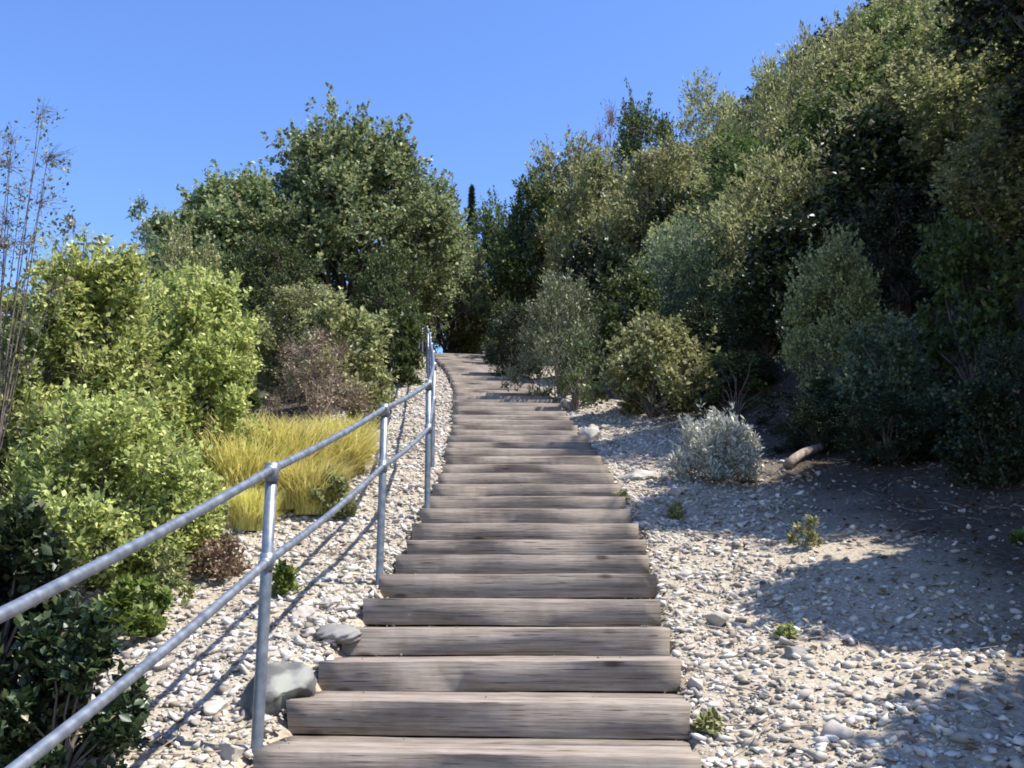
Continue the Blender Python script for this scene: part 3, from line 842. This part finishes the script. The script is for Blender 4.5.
# overhanging oak at the right edge
def oak(seed, X, Y, h, w, lab, trunk=2.2, mat='dark', **kw):
    z0 = float(H(X, Y))
    wd, V, T = plant(seed, h, w / 2, lobes=34, tips=64, per=16, ll=.075, lw=.026, ltip=.25, low=.0, trunk=trunk, wood_r=.07, lobe_r=(.25, .4), **kw)
    o = empty('oak_tree', (X, Y, z0 - .05), lab, 'tree')
    wd.build('trunk', M['bark'], o, True)
    link('crown', mesh_np('crown', V, [T], M[mat]), o)
oak(61, 5.3, 6.35, 6.4, 3.5, 'tall dark oak overhanging the right edge of the picture', 2.2)
oak(62, 4.4, 2.5, 5.0, 2.6, 'oak just outside the right edge shading the lower right gravel', 1.6)
oak(64, 7.6, 9.4, 7.5, 5.0, 'spreading dark oak on the hillside behind the overhanging oak', 2.2)
oak(65, 6.1, 9.1, 7.4, 3.6, 'tall dark oak rising against the sky in the upper right corner', 1.6)
oak(63, 3.9, 4.55, 4.0, 1.9, 'slim oak between the two larger oaks at the right edge', 1.8)

# further bushes of the hillside that nothing tells apart
rf = np.random.default_rng(77)
n = 0
pts = [(o.location.x, o.location.y) for o in SC.objects if o.get('category') in ('shrub', 'tree')]
tries = 0
while n < 150 and tries < 9000:
    tries += 1
    Y = rf.uniform(7, 42); X = rf.uniform(2.5, 26)
    u = X - float(xc(Y))
    if u < float(np.interp(Y, [0, 6, 9, 13, 40], [4.6, 4.2, 3.2, 2.5, 3.8])) or X / Y > .62: continue
    if min((X - a) ** 2 + (Y - b) ** 2 for a, b in pts) < (.85 + .012 * Y) ** 2: continue
    pts.append((X, Y))
    h = min(rf.uniform(1.3, 2.2) + .1 * u, 3.0)
    kind, mat = [('bushy', 'olive'), ('feather', 'olive'), ('bushy', 'green'), ('broad', 'dark')][rf.integers(4)]
    lab = {'olive': 'olive chaparral bush among many on the sunlit hillside', 'green': 'green chaparral bush among many on the sunlit hillside', 'dark': 'dark broadleaf bush among many on the hillside'}[mat]
    put('hillside_shrub', lab, 'shrub', (X, Y, float(H(X, Y)) - .05), h, h * rf.uniform(1.1, 1.5), kind, mat, int(rf.integers(3)), 'bushes covering the hillside')
    n += 1
# and of the slope falling away on the left
n = tries = 0
while n < 34 and tries < 3000:
    tries += 1
    Y = rf.uniform(9, 34); X = rf.uniform(-18, -3)
    if -X / Y > .62: continue
    if min((X - a) ** 2 + (Y - b) ** 2 for a, b in pts) < 1.5 ** 2: continue
    pts.append((X, Y))
    h = rf.uniform(1.4, 2.3)
    kind, mat = [('bushy', 'olive'), ('bushy', 'green'), ('bushy', 'yellowgreen')][rf.integers(3)]
    put('slope_shrub', 'green bush among many on the slope falling away at left', 'shrub', (X, Y, float(H(X, Y)) - .05), h, h * rf.uniform(1.1, 1.5), kind, mat, int(rf.integers(3)), 'bushes on the left slope')
    n += 1

# far dark conifer showing over the saddle
def conifer():
    X, z0, h = at(470, 55, 187)
    r = np.random.default_rng(8)
    mb = MB(); tube(mb, [(0, 0, 0), (0, 0, h)], [.25, .03], 7)
    o = empty('conifer_tree', (X, 55, z0), 'small dark conifer tip far off in the gap of the skyline', 'tree')
    mb.build('trunk', M['bark'], o, True)
    n = 1800
    t = r.uniform(.1, 1, n) ** .8
    a = r.uniform(0, 6.28, n); q = (1 - t) * h * .13 + .015
    q = q * r.uniform(.3, 1, n)
    P = np.stack([np.cos(a) * q, np.sin(a) * q, t * h - q * .2], -1)
    A = nrm(np.stack([np.cos(a), np.sin(a), np.full(n, -.1)], -1))
    V, T = leaves(r, P, A, 8, .12 + .9 * (1 - t), .20, .035, .5)
    link('crown', mesh_np('crown', V, [T], M['dark']), o)
conifer()

# leaf litter in the shade on the right and thin dry bits elsewhere
def litter():
    r = np.random.default_rng(91)
    xy = scatter(14000, .8, 5.5, 2.5, 13, 92, lambda x, y, u: np.clip((u - .9) * .4, .05, 1))
    z = H(xy[:, 0], xy[:, 1]) + .012
    P = np.stack([xy[:, 0], xy[:, 1], z], -1)
    A = nrm(r.normal(size=(len(P), 3)) * np.array([1, 1, .25]))
    V, T = leaves(r, P, A, 1, .001, .042, .011, .1)
    o = link('leaf_litter', mesh_np('leaf_litter', V, [T], M['litter']))
    tag(o, 'dry fallen leaves scattered over the ground right of the steps', 'leaf litter', kind='stuff')
litter()

def grit():
    r = np.random.default_rng(95)
    n = 900
    k = r.integers(5, len(STEP_TOP), n)
    P, S = [], []
    u = np.where(r.uniform(size=n) < .6, np.sign(r.normal(size=n)) * (HALF - np.abs(r.normal(0, .16, n))), r.uniform(-HALF, HALF, n))
    u = np.clip(u, -.68, .68)
    y0 = np.array([q[0] for q in STEP_TOP])[k]; y1 = np.array([q[1] for q in STEP_TOP])[k]; z = np.array([q[2] for q in STEP_TOP])[k]
    y = y0 + (y1 - y0) * (.12 + .86 * r.uniform(0, 1, n) ** .6)
    sz = .002 + .007 * r.uniform(0, 1, n) ** 4
    V = ico0V[None] * (1 + r.normal(0, .22, (n, 12, 1))) * (sz[:, None] * r.uniform(.6, 1.3, (n, 3)))[:, None]
    V = V + np.stack([xc(y) + u, y, z + sz * .4], -1)[:, None]
    F = (ico0F[None] + (np.arange(n) * 12)[:, None, None]).reshape(-1, 3)
    o = link('grit', mesh_np('grit', V.reshape(-1, 3), [F], M['darkrock']))
    tag(o, 'loose grit and small stones lying on the wooden treads', 'grit', kind='stuff')
grit()

def twigs():
    r = np.random.default_rng(97)
    mb = MB()
    xy = np.vstack([scatter(420, .85, 5, 2.6, 12, 98), scatter(160, -2.4, -.85, 2.6, 12, 99)])
    for x, y in xy:
        a = r.uniform(0, 6.28); L = r.uniform(.05, .28); b = a + r.normal(0, .4)
        p = [(x, y), (x + math.cos(a) * L * .5, y + math.sin(a) * L * .5), (x + math.cos(a) * L * .5 + math.cos(b) * L * .5, y + math.sin(a) * L * .5 + math.sin(b) * L * .5)]
        pts = [(u, v, float(H(u, v)) + .012 + r.uniform(0, .02)) for u, v in p]
        w = r.uniform(.0015, .004)
        tube(mb, pts, [w, w * .8, w * .5], 4)
    o = mb.build('fallen_twigs', M['dead'])
    tag(o, 'thin dry twigs scattered over the gravel and soil', 'twigs', kind='stuff')
twigs()
